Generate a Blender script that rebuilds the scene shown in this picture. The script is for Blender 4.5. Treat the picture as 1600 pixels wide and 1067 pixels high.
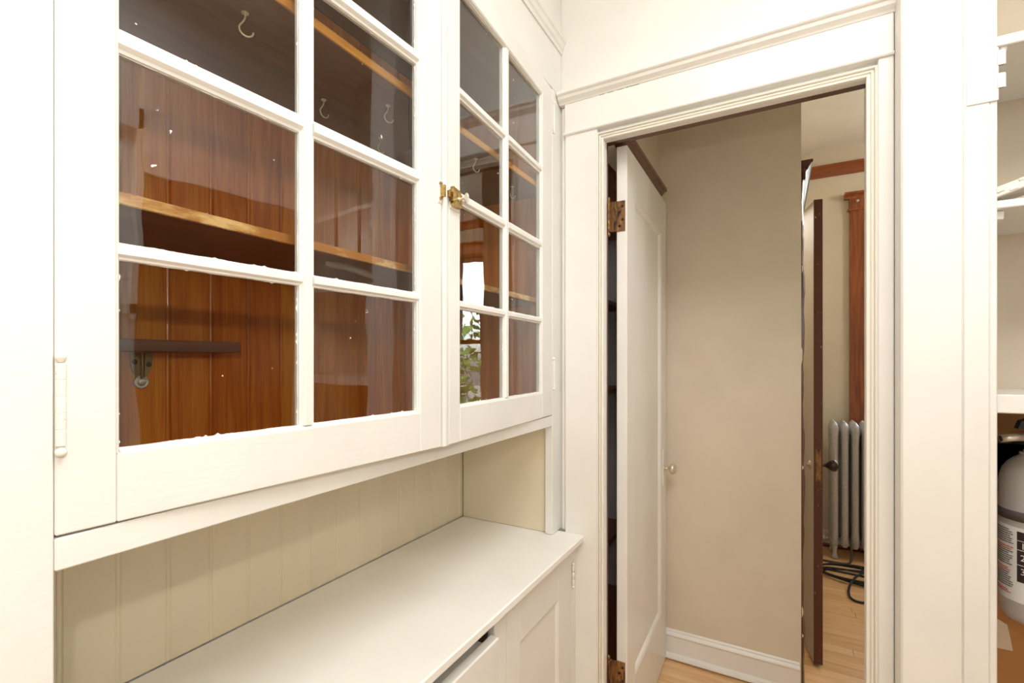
import bpy, bmesh, math, random
from mathutils import Matrix, Vector
random.seed(7)
C = bpy.context.scene.collection
for o in list(bpy.data.objects):
    bpy.data.objects.remove(o)
sc = bpy.context.scene

# ------------------------------------------------------------------ camera
TH = 29.2
cam = bpy.data.cameras.new('camera'); cam.sensor_width = 36.0
cam.lens = 742.0 / 1600.0 * 36.0; cam.shift_y = 28.5 / 1600.0; cam.clip_start = 0.01
camo = bpy.data.objects.new('camera', cam); C.objects.link(camo)
camo.location = (0, 0, 1.34); camo.rotation_euler = (math.radians(90), 0, math.radians(TH))
sc.camera = camo

# ------------------------------------------------------------------ world, lights, exposure
w = bpy.data.worlds.new('world'); sc.world = w; w.use_nodes = True
nt = w.node_tree; nt.nodes.clear()
sky = nt.nodes.new('ShaderNodeTexSky'); sky.sky_type = 'NISHITA'; sky.sun_disc = False
sky.sun_elevation = math.radians(40); sky.sun_rotation = math.radians(200); sky.dust_density = 3.0
bg = nt.nodes.new('ShaderNodeBackground'); bg.inputs['Strength'].default_value = 3.0
wo = nt.nodes.new('ShaderNodeOutputWorld')
hs = nt.nodes.new('ShaderNodeHueSaturation'); hs.inputs['Saturation'].default_value = 0.4
nt.links.new(sky.outputs[0], hs.inputs['Color']); nt.links.new(hs.outputs[0], bg.inputs[0]); nt.links.new(bg.outputs[0], wo.inputs[0])

def area(name, loc, sx, sy, power, col, rot=(0, 0, 0)):
    l = bpy.data.lights.new(name, 'AREA'); l.shape = 'RECTANGLE'; l.size = sx; l.size_y = sy
    l.energy = power; l.color = col
    o = bpy.data.objects.new(name, l); C.objects.link(o); o.location = loc
    o.rotation_euler = [math.radians(a) for a in rot]; return o

def point(name, loc, power, col, r=0.03):
    l = bpy.data.lights.new(name, 'POINT'); l.energy = power; l.color = col; l.shadow_soft_size = r
    o = bpy.data.objects.new(name, l); C.objects.link(o); o.location = loc; return o

area('pantry_ceiling_light', (0.32, 0.22, 2.80), 1.0, 1.0, 31, (0.985, 0.99, 1.0))
area('rear_fill', (0.2, -1.5, 1.7), 1.2, 1.6, 2, (1.0, 0.95, 0.88), (-90, 0, 180))  # unseen fill light behind the camera, before the closed back wall
point('camera_flash', (0.04, -0.06, 1.53), 9.0, (1.0, 0.955, 0.90), 0.012)
point('door_face_fill', (-0.35, 3.4, 2.2), 16, (1.0, 0.95, 0.88), 0.06)  # unseen light added to brighten the cream face of the ajar door
point('closet_fill', (-0.9, 1.75, 1.75), 0.25, (1.0, 0.95, 0.9), 0.04)  # small unseen light added to lift the closet interior
point('far_room_fill', (1.55, 3.3, 2.45), 22, (1.0, 0.96, 0.9), 0.07)  # unseen light added to brighten the far room
sc.view_settings.view_transform = 'Standard'; sc.view_settings.look = 'None'
sc.view_settings.gamma = 1.0; sc.view_settings.use_curve_mapping = False
sc.view_settings.exposure = -0.06

# ------------------------------------------------------------------ materials
def s2l(c):
    return tuple(((x / 255) / 12.92 if x / 255 <= .04045 else ((x / 255 + .055) / 1.055) ** 2.4) for x in c) + (1,)

def newmat(name):
    m = bpy.data.materials.new(name); m.use_nodes = True
    n = m.node_tree; return m, n, n.nodes['Principled BSDF']

def coords(n, scale=(1, 1, 1), rand=True):
    tc = n.nodes.new('ShaderNodeTexCoord'); mp = n.nodes.new('ShaderNodeMapping')
    mp.inputs['Scale'].default_value = scale
    n.links.new(tc.outputs['Object'], mp.inputs['Vector'])
    if rand:
        oi = n.nodes.new('ShaderNodeObjectInfo'); mu = n.nodes.new('ShaderNodeMath'); mu.operation = 'MULTIPLY'
        mu.inputs[1].default_value = 37.0; n.links.new(oi.outputs['Random'], mu.inputs[0])
        n.links.new(mu.outputs[0], mp.inputs['Location'])
    return mp

def noise(n, vec, scale, detail=3, rough=.5, dist=0.0):
    t = n.nodes.new('ShaderNodeTexNoise'); t.inputs['Scale'].default_value = scale
    t.inputs['Detail'].default_value = detail; t.inputs['Roughness'].default_value = rough
    t.inputs['Distortion'].default_value = dist
    n.links.new(vec.outputs[0], t.inputs['Vector']); return t

def ramp(n, src, stops):
    r = n.nodes.new('ShaderNodeValToRGB'); e = r.color_ramp.elements
    while len(e) < len(stops): e.new(0.5)
    for k, (p, c) in enumerate(stops):
        e[k].position = p; e[k].color = c
    n.links.new(src, r.inputs[0]); return r

def bump(n, b, src, strength, dist=0.002):
    u = n.nodes.new('ShaderNodeBump'); u.inputs['Strength'].default_value = strength
    u.inputs['Distance'].default_value = dist
    n.links.new(src, u.inputs['Height']); n.links.new(u.outputs[0], b.inputs['Normal'])

def paint(name, col, rough=.38, bs=.25, stroke=(6, 6, 90), var=6):
    m, n, b = newmat(name)
    mp = coords(n, stroke)
    t = noise(n, mp, 3.0, 4)
    lo = tuple(max(0, c - var) for c in col)
    mp2 = coords(n, (1, 1, 1)); t2 = noise(n, mp2, 5.0, 3)
    r = ramp(n, t2.outputs[0], [(.3, s2l(lo)), (.65, s2l(col))])
    n.links.new(r.outputs[0], b.inputs['Base Color'])
    b.inputs['Roughness'].default_value = rough
    bump(n, b, t.outputs[0], bs, .0008); return m

def wood(name, dark, mid, light, rough=.35, axis='z', grain=1.0, coat=.0):
    m, n, b = newmat(name)
    sc_ = {'z': (14, 14, .9), 'y': (14, .9, 14), 'x': (.9, 14, 14)}[axis]
    mp = coords(n, tuple(v * grain for v in sc_))
    t = noise(n, mp, 2.2, 5, .6, 1.5)
    sf = {'z': (120, 120, 3), 'y': (120, 3, 120), 'x': (3, 120, 120)}[axis]
    mp2 = coords(n, sf); t2 = noise(n, mp2, 3.0, 3, .6)
    mx = n.nodes.new('ShaderNodeMath'); mx.operation = 'MULTIPLY_ADD'
    n.links.new(t2.outputs[0], mx.inputs[0]); mx.inputs[1].default_value = .45
    n.links.new(t.outputs[0], mx.inputs[2])
    oi = n.nodes.new('ShaderNodeObjectInfo'); ad = n.nodes.new('ShaderNodeMath'); ad.operation = 'MULTIPLY_ADD'
    n.links.new(oi.outputs['Random'], ad.inputs[0]); ad.inputs[1].default_value = .16
    n.links.new(mx.outputs[0], ad.inputs[2])
    r = ramp(n, ad.outputs[0], [(.48, s2l(dark)), (.74, s2l(mid)), (1.0, s2l(light))])
    n.links.new(r.outputs[0], b.inputs['Base Color'])
    b.inputs['Roughness'].default_value = rough
    b.inputs['Coat Weight'].default_value = coat
    b.inputs['Coat Roughness'].default_value = .2
    bump(n, b, t2.outputs[0], .15, .0006); return m

def worn(name, base, under, thr=.6, scale=60, rough=.5, stretch=(1, 1, .25), soft=.03):
    """one finish with chips of another showing"""
    m, n, b = newmat(name)
    mp = coords(n, stretch); t = noise(n, mp, scale, 5, .65)
    r = ramp(n, t.outputs[0], [(thr, s2l(base)), (thr + soft, s2l(under))])
    n.links.new(r.outputs[0], b.inputs['Base Color']); b.inputs['Roughness'].default_value = rough
    bump(n, b, t.outputs[0], .3, .001); return m

def metal(name, col, rough=.3, metallic=1.0, spots=None, sp=120, st=(1, 1, 1)):
    m, n, b = newmat(name)
    if spots:
        mp = coords(n, st); t = noise(n, mp, sp, 5, .6)
        r = ramp(n, t.outputs[0], [(.36, s2l(spots)), (.66, s2l(col))])
        n.links.new(r.outputs[0], b.inputs['Base Color'])
    else:
        b.inputs['Base Color'].default_value = s2l(col)
    b.inputs['Metallic'].default_value = metallic; b.inputs['Roughness'].default_value = rough
    return m

def glass(name, flecks=True):
    """old window glass: straight transmission, reflection by angle of view, slight waviness, paint flecks"""
    m, n, b = newmat(name); n.nodes.remove(b)
    out = n.nodes['Material Output']
    tr = n.nodes.new('ShaderNodeBsdfTransparent'); tr.inputs[0].default_value = (.93, .95, .94, 1)
    gl = n.nodes.new('ShaderNodeBsdfGlossy'); gl.inputs['Roughness'].default_value = .0
    gl.inputs[0].default_value = (1, 1, 1, 1)
    g = n.nodes.new('ShaderNodeNewGeometry'); dt = n.nodes.new('ShaderNodeVectorMath'); dt.operation = 'DOT_PRODUCT'
    n.links.new(g.outputs['Incoming'], dt.inputs[0]); n.links.new(g.outputs['Normal'], dt.inputs[1])
    ab = n.nodes.new('ShaderNodeMath'); ab.operation = 'ABSOLUTE'; n.links.new(dt.outputs['Value'], ab.inputs[0])
    om = n.nodes.new('ShaderNodeMath'); om.operation = 'SUBTRACT'; om.inputs[0].default_value = 1
    n.links.new(ab.outputs[0], om.inputs[1])
    pw = n.nodes.new('ShaderNodeMath'); pw.operation = 'POWER'; n.links.new(om.outputs[0], pw.inputs[0]); pw.inputs[1].default_value = 5
    ma = n.nodes.new('ShaderNodeMath'); ma.operation = 'MULTIPLY_ADD'; n.links.new(pw.outputs[0], ma.inputs[0])
    ma.inputs[1].default_value = .96; ma.inputs[2].default_value = .045
    mp = coords(n, (1, 1, .5)); t = noise(n, mp, 9, 2)
    bu = n.nodes.new('ShaderNodeBump'); bu.inputs['Strength'].default_value = .12; bu.inputs['Distance'].default_value = .004
    n.links.new(t.outputs[0], bu.inputs['Height']); n.links.new(bu.outputs[0], gl.inputs['Normal'])
    mx = n.nodes.new('ShaderNodeMixShader'); n.links.new(ma.outputs[0], mx.inputs[0])
    n.links.new(tr.outputs[0], mx.inputs[1]); n.links.new(gl.outputs[0], mx.inputs[2])
    last = mx
    if flecks:
        mp2 = coords(n, (1, 1, 1)); t2 = noise(n, mp2, 85, 2, .5)
        r = ramp(n, t2.outputs[0], [(.775, (0, 0, 0, 1)), (.785, (1, 1, 1, 1))])
        df = n.nodes.new('ShaderNodeBsdfDiffuse'); df.inputs[0].default_value = s2l((235, 232, 222))
        m2 = n.nodes.new('ShaderNodeMixShader'); n.links.new(r.outputs[0], m2.inputs[0])
        n.links.new(mx.outputs[0], m2.inputs[1]); n.links.new(df.outputs[0], m2.inputs[2]); last = m2
    n.links.new(last.outputs[0], out.inputs['Surface']); return m

M = {}
M['trim'] = paint('cream_gloss_paint', (241, 238, 231), .33, .2)
M['trimh'] = paint('cream_gloss_paint_horizontal', (241, 238, 231), .33, .2, (90, 6, 6))
M['cab'] = paint('cabinet_cream_paint', (238, 236, 229), .33, .35, (6, 6, 60))
M['niche'] = paint('niche_warm_cream', (231, 218, 190), .4, .3, (6, 6, 60))  # warmer, darker cream than the cabinet front
M['top'] = paint('worktop_cream_paint', (249, 246, 238), .4, .2, (30, 5, 30))
M['wall'] = paint('plaster_paint', (240, 237, 230), .6, .2, (12, 12, 12))
M['wall2'] = paint('hall_plaster_dimmed', (226, 213, 192), .6, .2, (12, 12, 12))  # pantry cream made beiger; the hall's weaker light is in the colour
M['room'] = paint('far_room_paint', (214, 203, 182), .6, .2, (12, 12, 12))
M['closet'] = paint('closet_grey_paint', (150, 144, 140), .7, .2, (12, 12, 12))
M['cup'] = paint('cupboard_inside_paint', (221, 207, 184), .5, .2)
M['cupl'] = paint('cupboard_back_shadowed', (196, 144, 84), .5, .2)  # shadow under the bottom shelf put into the back panel's colour
M['ceil'] = paint('ceiling_paint', (240, 236, 226), .8, .1, (12, 12, 12))
M['fir'] = wood('stained_fir_boards', (166, 76, 12), (204, 106, 22), (226, 142, 48), .33, 'z', .8, .25)
M['firy'] = wood('stained_fir_shelf', (110, 54, 18), (150, 80, 30), (176, 104, 46), .4, 'y')
M['under'] = wood('dark_shelf_board', (84, 46, 26), (108, 64, 38), (124, 78, 48), .45, 'y', .6)
M['edge'] = worn('worn_shelf_edge', (176, 112, 48), (226, 182, 118), .50, 26, .5, (1, .3, 1), .12)
M['edge2'] = wood('golden_shelf_edge', (196, 120, 34), (222, 146, 48), (236, 168, 70), .45, 'y')
M['ledge'] = wood('dull_brown_ledge', (92, 60, 44), (112, 74, 56), (128, 88, 68), .6, 'y')
M['mah'] = wood('dark_varnished_trim', (58, 26, 14), (84, 42, 24), (106, 58, 36), .35, 'z', 1, .4)
M['mahx'] = wood('varnished_picture_rail', (96, 42, 14), (128, 62, 26), (150, 80, 38), .35, 'x', 1, .3)
M['oakc'] = wood('orange_window_casing', (98, 44, 16), (136, 70, 30), (168, 98, 50), .4, 'z', 1, .3)
M['chip'] = worn('chipped_dark_door_edge', (92, 48, 30), (226, 216, 204), .66, 110, .5, (1, 1, .5))
M['chip2'] = worn('paint_smeared_dark_casing', (86, 40, 22), (232, 222, 206), .58, 60, .5, (1, 1, .3))
M['chipw'] = worn('chipped_cream_paint', (240, 234, 220), (120, 84, 60), .72, 90, .4, (1, 1, .4))
M['oak'] = wood('oak_floor_strip', (196, 146, 94), (224, 176, 122), (238, 198, 146), .3, 'x', .6, .25)
M['slab'] = wood('sub_floor', (120, 84, 50), (140, 100, 60), (150, 110, 70), .7, 'x')
M['glass'] = glass('old_window_glass')
M['wglass'] = glass('clear_window_glass', False)
M['hook'] = metal('pale_brass_hook', (232, 222, 182), .35, .5)
M['brass'] = metal('aged_brass', (214, 190, 130), .25, 1, (150, 120, 66))
M['oldbrass'] = metal('tarnished_hinge_brass', (176, 128, 74), .45, .6, (62, 48, 46), 70, (1.4, 1.4, .35))
M['nickel'] = metal('nickel', (222, 218, 206), .28, .65)
M['dull'] = metal('dull_yellowed_metal', (150, 138, 100), .4, .7)
M['hingep'] = worn('painted_over_hinge', (240, 236, 226), (196, 168, 132), .66, 150, .35, (1, 1, 1))
M['silver'] = metal('silver_radiator_paint', (196, 196, 196), .4, .45, (168, 166, 164))
M['pipe'] = metal('dark_pipe', (90, 84, 80), .5, .6)
M['knobd'] = metal('dark_bronze_knob', (66, 46, 40), .3, .6)
M['knobw'] = metal('satin_nickel_knob', (216, 204, 178), .3, .6)
M['black'] = metal('black_plastic', (34, 31, 32), .4, 0)
M['cable'] = metal('black_cable_rubber', (28, 28, 30), .45, 0)
M['steel'] = metal('brushed_extinguisher_steel', (214, 214, 214), .32, .55)
M['band'] = metal('grey_band', (92, 86, 84), .45, .2)
M['label'] = metal('white_label', (226, 226, 220), .5, 0)
M['labelk'] = metal('black_label', (44, 36, 36), .5, 0)
M['ink'] = metal('grey_print', (96, 98, 102), .6, 0)
M['inkr'] = metal('red_print', (206, 96, 84), .6, 0)
M['paper'] = metal('paper', (236, 224, 200), .8, 0)
M['leaf'] = worn('tree_leaves', (58, 92, 34), (140, 168, 60), .5, 4, .7, (1, 1, 1), .2)
M['bark'] = wood('bark', (50, 38, 28), (78, 60, 44), (98, 78, 60), .9, 'z')
M['outground'] = worn('greyed_ground', (120, 118, 104), (136, 132, 116), .5, 2, .9, (1, 1, 1), .2)  # ground colour greyed so its bounce light does not tint the ceiling
M['shade'] = metal('dark_sash_paint', (60, 44, 36), .4, 0)

# ------------------------------------------------------------------ geometry helpers
def BM(): return bmesh.new()

def frame(P, Q):
    """local (s along P->Q, n to the right-hand side, z up) -> world"""
    d = Vector((Q[0] - P[0], Q[1] - P[1], 0)).normalized(); n = Vector((d.y, -d.x, 0))
    m = Matrix.Identity(4)
    for i in range(3):
        m[i][0] = d[i]; m[i][1] = n[i]; m[i][2] = (0, 0, 1)[i]
    m[0][3], m[1][3] = P[0], P[1]
    return m

def bx(bm, x0, x1, y0, y1, z0, z1, bev=.0015, T=None):
    m = Matrix.Translation(((x0 + x1) / 2, (y0 + y1) / 2, (z0 + z1) / 2)) @ Matrix.Diagonal((abs(x1 - x0), abs(y1 - y0), abs(z1 - z0), 1))
    r = bmesh.ops.create_cube(bm, size=1, matrix=m); vs = r['verts']
    if bev > 0:
        es = list({e for v in vs for e in v.link_edges})
        b = bmesh.ops.bevel(bm, geom=es, offset=min(bev, .45 * min(abs(x1 - x0), abs(y1 - y0), abs(z1 - z0))), segments=1, affect='EDGES')
        vs = list({v for f in b['faces'] for v in f.verts} | {v for v in vs if v.is_valid})
    if T is not None: bmesh.ops.transform(bm, matrix=T, verts=[v for v in vs if v.is_valid])
    return vs

def prism(bm, pts, axis, a, b, T=None):
    """extrude polygon pts (2D) along axis from a to b; axis z: (x,y); axis y: (x,z); axis x: (y,z)"""
    def mk(p, t):
        return {'z': (p[0], p[1], t), 'y': (p[0], t, p[1]), 'x': (t, p[0], p[1])}[axis]
    A = [bm.verts.new(mk(p, a)) for p in pts]; B = [bm.verts.new(mk(p, b)) for p in pts]
    n = len(pts)
    for i in range(n): bm.faces.new((A[i], A[(i + 1) % n], B[(i + 1) % n], B[i]))
    bm.faces.new(A); bm.faces.new(list(reversed(B)))
    if T is not None: bmesh.ops.transform(bm, matrix=T, verts=A + B)
    return A + B

def tube(bm, pts, r, seg=8, closed=False, caps=True):
    pts = [Vector(p) for p in pts]; rings = []; n = len(pts); up = None
    for i, p in enumerate(pts):
        if closed: t = pts[(i + 1) % n] - pts[i - 1]
        else: t = pts[min(i + 1, n - 1)] - pts[max(i - 1, 0)]
        t.normalize()
        if up is None: up = t.orthogonal().normalized()
        up = (up - t * up.dot(t)).normalized(); side = t.cross(up)
        rr = r[i] if isinstance(r, (list, tuple)) else r
        rings.append([bm.verts.new(p + (up * math.cos(2 * math.pi * k / seg) + side * math.sin(2 * math.pi * k / seg)) * rr) for k in range(seg)])
    m = n if closed else n - 1
    for i in range(m):
        A, B = rings[i], rings[(i + 1) % n]
        for k in range(seg):
            f = bm.faces.new((A[k], A[(k + 1) % seg], B[(k + 1) % seg], B[k])); f.smooth = True
    if caps and not closed:
        bm.faces.new(rings[0]); bm.faces.new(list(reversed(rings[-1])))
    return [v for R in rings for v in R]

def lathe(bm, prof, seg=32, T=None, smooth=True):
    """prof: (radius, height) list, about local z"""
    rings = []
    for r, z in prof:
        rings.append([bm.verts.new((max(r, 1e-5) * math.cos(2 * math.pi * k / seg), max(r, 1e-5) * math.sin(2 * math.pi * k / seg), z)) for k in range(seg)])
    for A, B in zip(rings, rings[1:]):
        for k in range(seg):
            f = bm.faces.new((A[k], A[(k + 1) % seg], B[(k + 1) % seg], B[k])); f.smooth = smooth
    bm.faces.new(list(reversed(rings[0]))); bm.faces.new(rings[-1])
    vs = [v for R in rings for v in R]
    if T is not None: bmesh.ops.transform(bm, matrix=T, verts=vs)
    return vs

def smooth_path(pts, k=6, closed=False):
    P = [Vector(p) for p in pts]; out = []; n = len(P)
    rng = range(n) if closed else range(n - 1)
    for i in rng:
        g = (lambda j: P[j % n]) if closed else (lambda j: P[min(max(j, 0), n - 1)])
        p0, p1, p2, p3 = g(i - 1), g(i), g(i + 1), g(i + 2)
        for j in range(k):
            t = j / k
            out.append(.5 * ((2 * p1) + (p2 - p0) * t + (2 * p0 - 5 * p1 + 4 * p2 - p3) * t * t + (3 * p1 - p0 - 3 * p2 + p3) * t ** 3))
    if not closed: out.append(P[-1])
    return out

ROOTLOC = {}
def obj(name, bm, mat, parent=None, base=None):
    """link bm (world coordinates) as ONE mesh object; parts are stored relative to their thing's base"""
    loc = ROOTLOC.get(parent.name, Vector((0, 0, 0))) if parent is not None else Vector(base or (0, 0, 0))
    bmesh.ops.translate(bm, vec=-loc, verts=bm.verts)
    bmesh.ops.recalc_face_normals(bm, faces=bm.faces)
    me = bpy.data.meshes.new(name); bm.to_mesh(me); bm.free()
    o = bpy.data.objects.new(name, me); C.objects.link(o); me.materials.append(M[mat] if isinstance(mat, str) else mat)
    if parent is not None: o.parent = parent
    else: o.location = loc
    ROOTLOC[o.name] = loc
    return o

def tag(o, label, cat, group=None, kind=None):
    o['label'] = label; o['category'] = cat
    if group: o['group'] = group
    if kind: o['kind'] = kind
    return o

def thing(name, label, cat, loc=(0, 0, 0), group=None, kind=None):
    o = bpy.data.objects.new(name, None); C.objects.link(o); o.location = loc; o.empty_display_size = .1
    ROOTLOC[o.name] = Vector(loc); return tag(o, label, cat, group, kind)

def struct(name, bm, mat, label=None, base=None):
    o = obj(name, bm, mat, None, base); o['kind'] = 'structure'
    if label: o['label'] = label
    return o

def sobj(name, mat, lo, hi, parent=None, bev=.0015, T=None):
    b = BM(); bx(b, lo[0], hi[0], lo[1], hi[1], lo[2], hi[2], bev, T); return obj(name, b, mat, parent)

WF, WB = 1.462, 1.53          # doorway wall front and back
CF = 1.442                    # face of the door casing
JL, JR, HZ = -.478, .191, 2.035
CE = 2.86                     # ceiling

# ------------------------------------------------------------------ setting: floor and ceiling
b = BM(); bx(b, -1.6, 2.7, -1.7, 4.2, -.06, -.02, 0)
floor = struct('floor', b, 'slab', 'oak strip floor running through hall and far room')
plank_meshes = []
for L in (.55, .8, 1.05, 1.3):
    q = BM(); bx(q, .0005, L - .0005, .0005, .0565, -.02, 0, .0009)
    me = bpy.data.meshes.new('floor_plank'); q.to_mesh(me); q.free(); me.materials.append(M['oak']); plank_meshes.append((L, me))
y = -1.65
while y < 4.09:
    x = -.99 if y < 1.43 else -.6
    x -= random.random() * .4
    xe = 1.0 if y < 1.43 else (1.9 if y > 1.9 else 1.0)
    if y < 1.2:           # out of sight: one long strip per course
        q = BM(); bx(q, -.99, 1.0, y + .0005, y + .0565, -.02, 0, 0)
        o = obj('floor_plank', q, 'oak', floor); y += .057; continue
    while x < xe:
        L, me = random.choice(plank_meshes)
        o = bpy.data.objects.new('floor_plank', me); C.objects.link(o); o.parent = floor; o.location = (x, y, 0); x += L
    y += .057
b = BM(); bx(b, -1.6, 2.7, -1.7, 4.2, CE, CE + .08, 0)
struct('ceiling', b, 'ceil', 'plain off-white plaster ceiling')

# ------------------------------------------------------------------ setting: walls
b = BM()                      # left wall: behind the cabinets, and flush beside them
bx(b, -1.09, -1.0, -1.7, WF, 0, CE, 0); bx(b, -1.0, -.629, -1.7, .1, 0, CE, 0)
struct('wall_left', b, 'wall')
b = BM()                      # wall with the doorway
bx(b, -1.09, JL - .016, WF, WB, 0, CE, 0); bx(b, .26, 1.2, 1.72, 1.80, 0, CE, 0)
bx(b, JR + .016, .30, WF, 1.60, 0, CE, 0); bx(b, JL - .016, JR + .016, WF, WB, HZ + .016, CE, 0)
struct('wall_front', b, 'wall')
b = BM()                      # right wall of the pantry with its window opening
wy0, wy1, wz0, wz1 = .12, .715, 1.56, 2.25
bx(b, 1.0, 1.12, -1.7, wy0, 0, CE, 0); bx(b, 1.0, 1.12, wy1, 1.75, 0, CE, 0)
bx(b, 1.0, 1.12, wy0, wy1, 0, wz0, 0); bx(b, 1.0, 1.12, wy0, wy1, wz1, CE, 0)
struct('wall_right', b, 'wall')
b = BM(); bx(b, -1.1, 1.12, -1.72, -1.66, 0, CE, 0); struct('wall_back', b, 'wall')
# hall
b = BM()                      # closet side of the hall (left of the hall) with closet opening y 1.58-2.0
bx(b, -.53, -.478, 2.02, 2.27, 0, 2.045, 0); bx(b, -.53, -.47, WB, 2.27, 2.045, CE, 0); bx(b, -.478, -.472, 2.11, 2.27, 0, 2.045, 0)
struct('wall_hall_left', b, 'wall2')
b = BM(); bx(b, -.53, .083, 2.22, 2.27, 0, CE, 0)
bx(b, .0, .083, 2.27, 2.36, 0, CE, 0); bx(b, .0, .083, 3.02, 4.1, 0, CE, 0); bx(b, .0, .083, 2.36, 3.02, 2.06, CE, 0)
struct('wall_hall_end', b, 'wall2', 'cream plaster wall facing the doorway at the end of the hall')
b = BM()                      # far wall with window opening
fx0, fx1, fz0, fz1 = .56, 1.445, .70, 2.39
bx(b, -.6, fx0, 4.1, 4.22, 0, CE, 0); bx(b, fx1, 2.7, 4.1, 4.22, 0, CE, 0)
bx(b, fx0, fx1, 4.1, 4.22, 0, fz0, 0); bx(b, fx0, fx1, 4.1, 4.22, fz1, CE, 0)
struct('wall_far', b, 'room', 'beige wall behind the radiator in the far room')
b = BM(); bx(b, 1.9, 1.98, 1.75, 4.1, 0, CE, 0); bx(b, -.66, -.6, 2.06, 4.22, 0, CE, 0); struct('wall_far_right', b, 'room')
b = BM(); bx(b, .30, 1.9, 1.80, 1.86, 0, CE, 0); struct('wall_room_near', b, 'room')
# dark closet left of the hall
clo = thing('wall_closet', 'dark closet recess seen through the gap behind the open door', 'closet', (-.53, 1.53, 0), kind='structure')
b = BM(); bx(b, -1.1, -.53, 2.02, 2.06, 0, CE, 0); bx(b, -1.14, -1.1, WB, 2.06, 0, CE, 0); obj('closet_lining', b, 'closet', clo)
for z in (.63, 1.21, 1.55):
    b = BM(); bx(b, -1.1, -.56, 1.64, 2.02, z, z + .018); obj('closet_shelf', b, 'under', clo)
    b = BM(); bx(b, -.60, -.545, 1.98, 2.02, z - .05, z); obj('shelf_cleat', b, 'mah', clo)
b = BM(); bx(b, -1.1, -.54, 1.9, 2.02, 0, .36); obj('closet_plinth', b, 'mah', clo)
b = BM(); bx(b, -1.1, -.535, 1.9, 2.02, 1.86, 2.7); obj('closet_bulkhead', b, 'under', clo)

# ------------------------------------------------------------------ doorway trim
tr = thing('trim_1', 'cream painted casing and crowned header around the open doorway', 'door casing', (0, CF, 0), kind='structure')
b = BM(); bx(b, -.607, -.498, CF, WF, 0, 2.0755, .002); obj('side_casing', b, 'trim', tr)
b = BM(); bx(b, .2136, .2445, CF, WF, 0, 2.0755, .002); obj('side_casing', b, 'trim', tr)
b = BM()
bx(b, -.609, .2445, CF - .001, WF, 2.077, 2.176, .002); obj('header_board', b, 'trimh', tr)
b = BM(); prism(b, [(CF - .006, 2.072), (CF - .008, 2.075), (CF - .006, 2.079), (WF, 2.079), (WF, 2.072)], 'x', -.612, .2445)
# the fillet is let into the board above the casing only at its two ends
obj('header_fillet', b, 'trimh', tr)
b = BM()
prof = [(WF, 2.174), (CF - .003, 2.174), (CF - .006, 2.178), (CF - .010, 2.181), (CF - .017, 2.186), (CF - .021, 2.194), (CF - .026, 2.196), (CF - .029, 2.199), (CF - .029, 2.206), (WF, 2.206)]
prism(b, prof, 'x', -.626, .2475); obj('header_crown', b, 'trimh', tr)
b = BM(); rc = random.Random(11)
for (xa, xb, z, yy) in ((-.49, -.36, 2.1735, CF - .0014), (-.40, -.24, 2.0768, CF - .0014), (-.16, -.08, 2.0768, CF - .0014)):
    x = xa
    while x < xb:
        L = rc.uniform(.006, .03); bx(b, x, x + L, yy, yy + .001, z - rc.uniform(.0002, .0006), z + rc.uniform(.0002, .0006), 0); x += L + rc.uniform(.002, .02)
obj('paint_crack', b, 'pipe', tr)['kind'] = 'stuff'
def sweep_frame(bm, prof, xl, xr, zt, y, z0=0.0):
    """profile (a outward from the opening, b towards the room) swept round three sides with mitres"""
    path = [lambda a: (xl - a, z0), lambda a: (xl - a, zt + a), lambda a: (xr + a, zt + a), lambda a: (xr + a, z0)]
    R = [[bm.verts.new((p(a)[0], y - bb, p(a)[1])) for a, bb in prof] for p in path]
    n = len(prof)
    for A, B in zip(R, R[1:]):
        for k in range(n): bm.faces.new((A[k], A[(k + 1) % n], B[(k + 1) % n], B[k]))
    bm.faces.new(R[0]); bm.faces.new(list(reversed(R[-1])))
b = BM()
prof = [(.0008, -.015), (.0008, 0), (.0055, .0012), (.0065, -.004), (.0085, -.004), (.0095, .001), (.012, .002), (.0135, .001), (.0142, -.004), (.016, -.004), (.017, .003), (.0195, .0045), (.0222, .003), (.0222, -.02)]
sweep_frame(b, prof, JL, JR, HZ, CF + .003); obj('inner_moulding', b, 'chipw', tr)
J0 = CF + .0085
b = BM(); bx(b, JL - .012, JL, J0, 1.478, 0, HZ, .0006); obj('jamb', b, 'trim', tr)
b = BM(); bx(b, JL - .012, JL, 1.4785, 1.492, 0, HZ, 0); obj('unpainted_stop', b, 'mah', tr)
b = BM(); bx(b, JL - .012, JR + .012, J0, 1.478, HZ, HZ + .012, .0006); obj('head_jamb', b, 'trim', tr)
b = BM(); bx(b, JL - .012, JR + .012, 1.4785, 1.492, HZ, HZ + .012, 0); obj('unpainted_stop', b, 'mah', tr)
b = BM(); bx(b, JR, JR + .014, J0, 1.459, 0, HZ, .0006); obj('jamb', b, 'trim', tr)
b = BM(); bx(b, JL - .0155, JL - .0125, J0, WB, 0, HZ + .012, 0); bx(b, JR + .0142, JR + .0158, J0, WB, 0, HZ + .012, 0); bx(b, JL - .0125, JR + .0142, J0, WB, HZ + .0125, HZ + .0158, 0); obj('rebate', b, 'mah', tr)
b = BM(); bx(b, .980, .999, .735, 1.372, 2.085, 2.19)
t5 = struct('trim_5', b, 'trim', 'cream header board over the added unseen door opposite the cabinet')
d3 = thing('added_door_3', 'added unseen brown panelled door opposite the cabinet, darkening its glass reflections', 'door', (.99, 1.05, 0), kind='structure')  # unseen door, added to keep bright wall haze out of the cabinet glass
for (y0, y1) in ((.735, .85), (1.26, 1.372)):
    b = BM(); bx(b, .985, .998, y0, y1, .01, 2.082); obj('stile', b, 'mah', d3)
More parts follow.
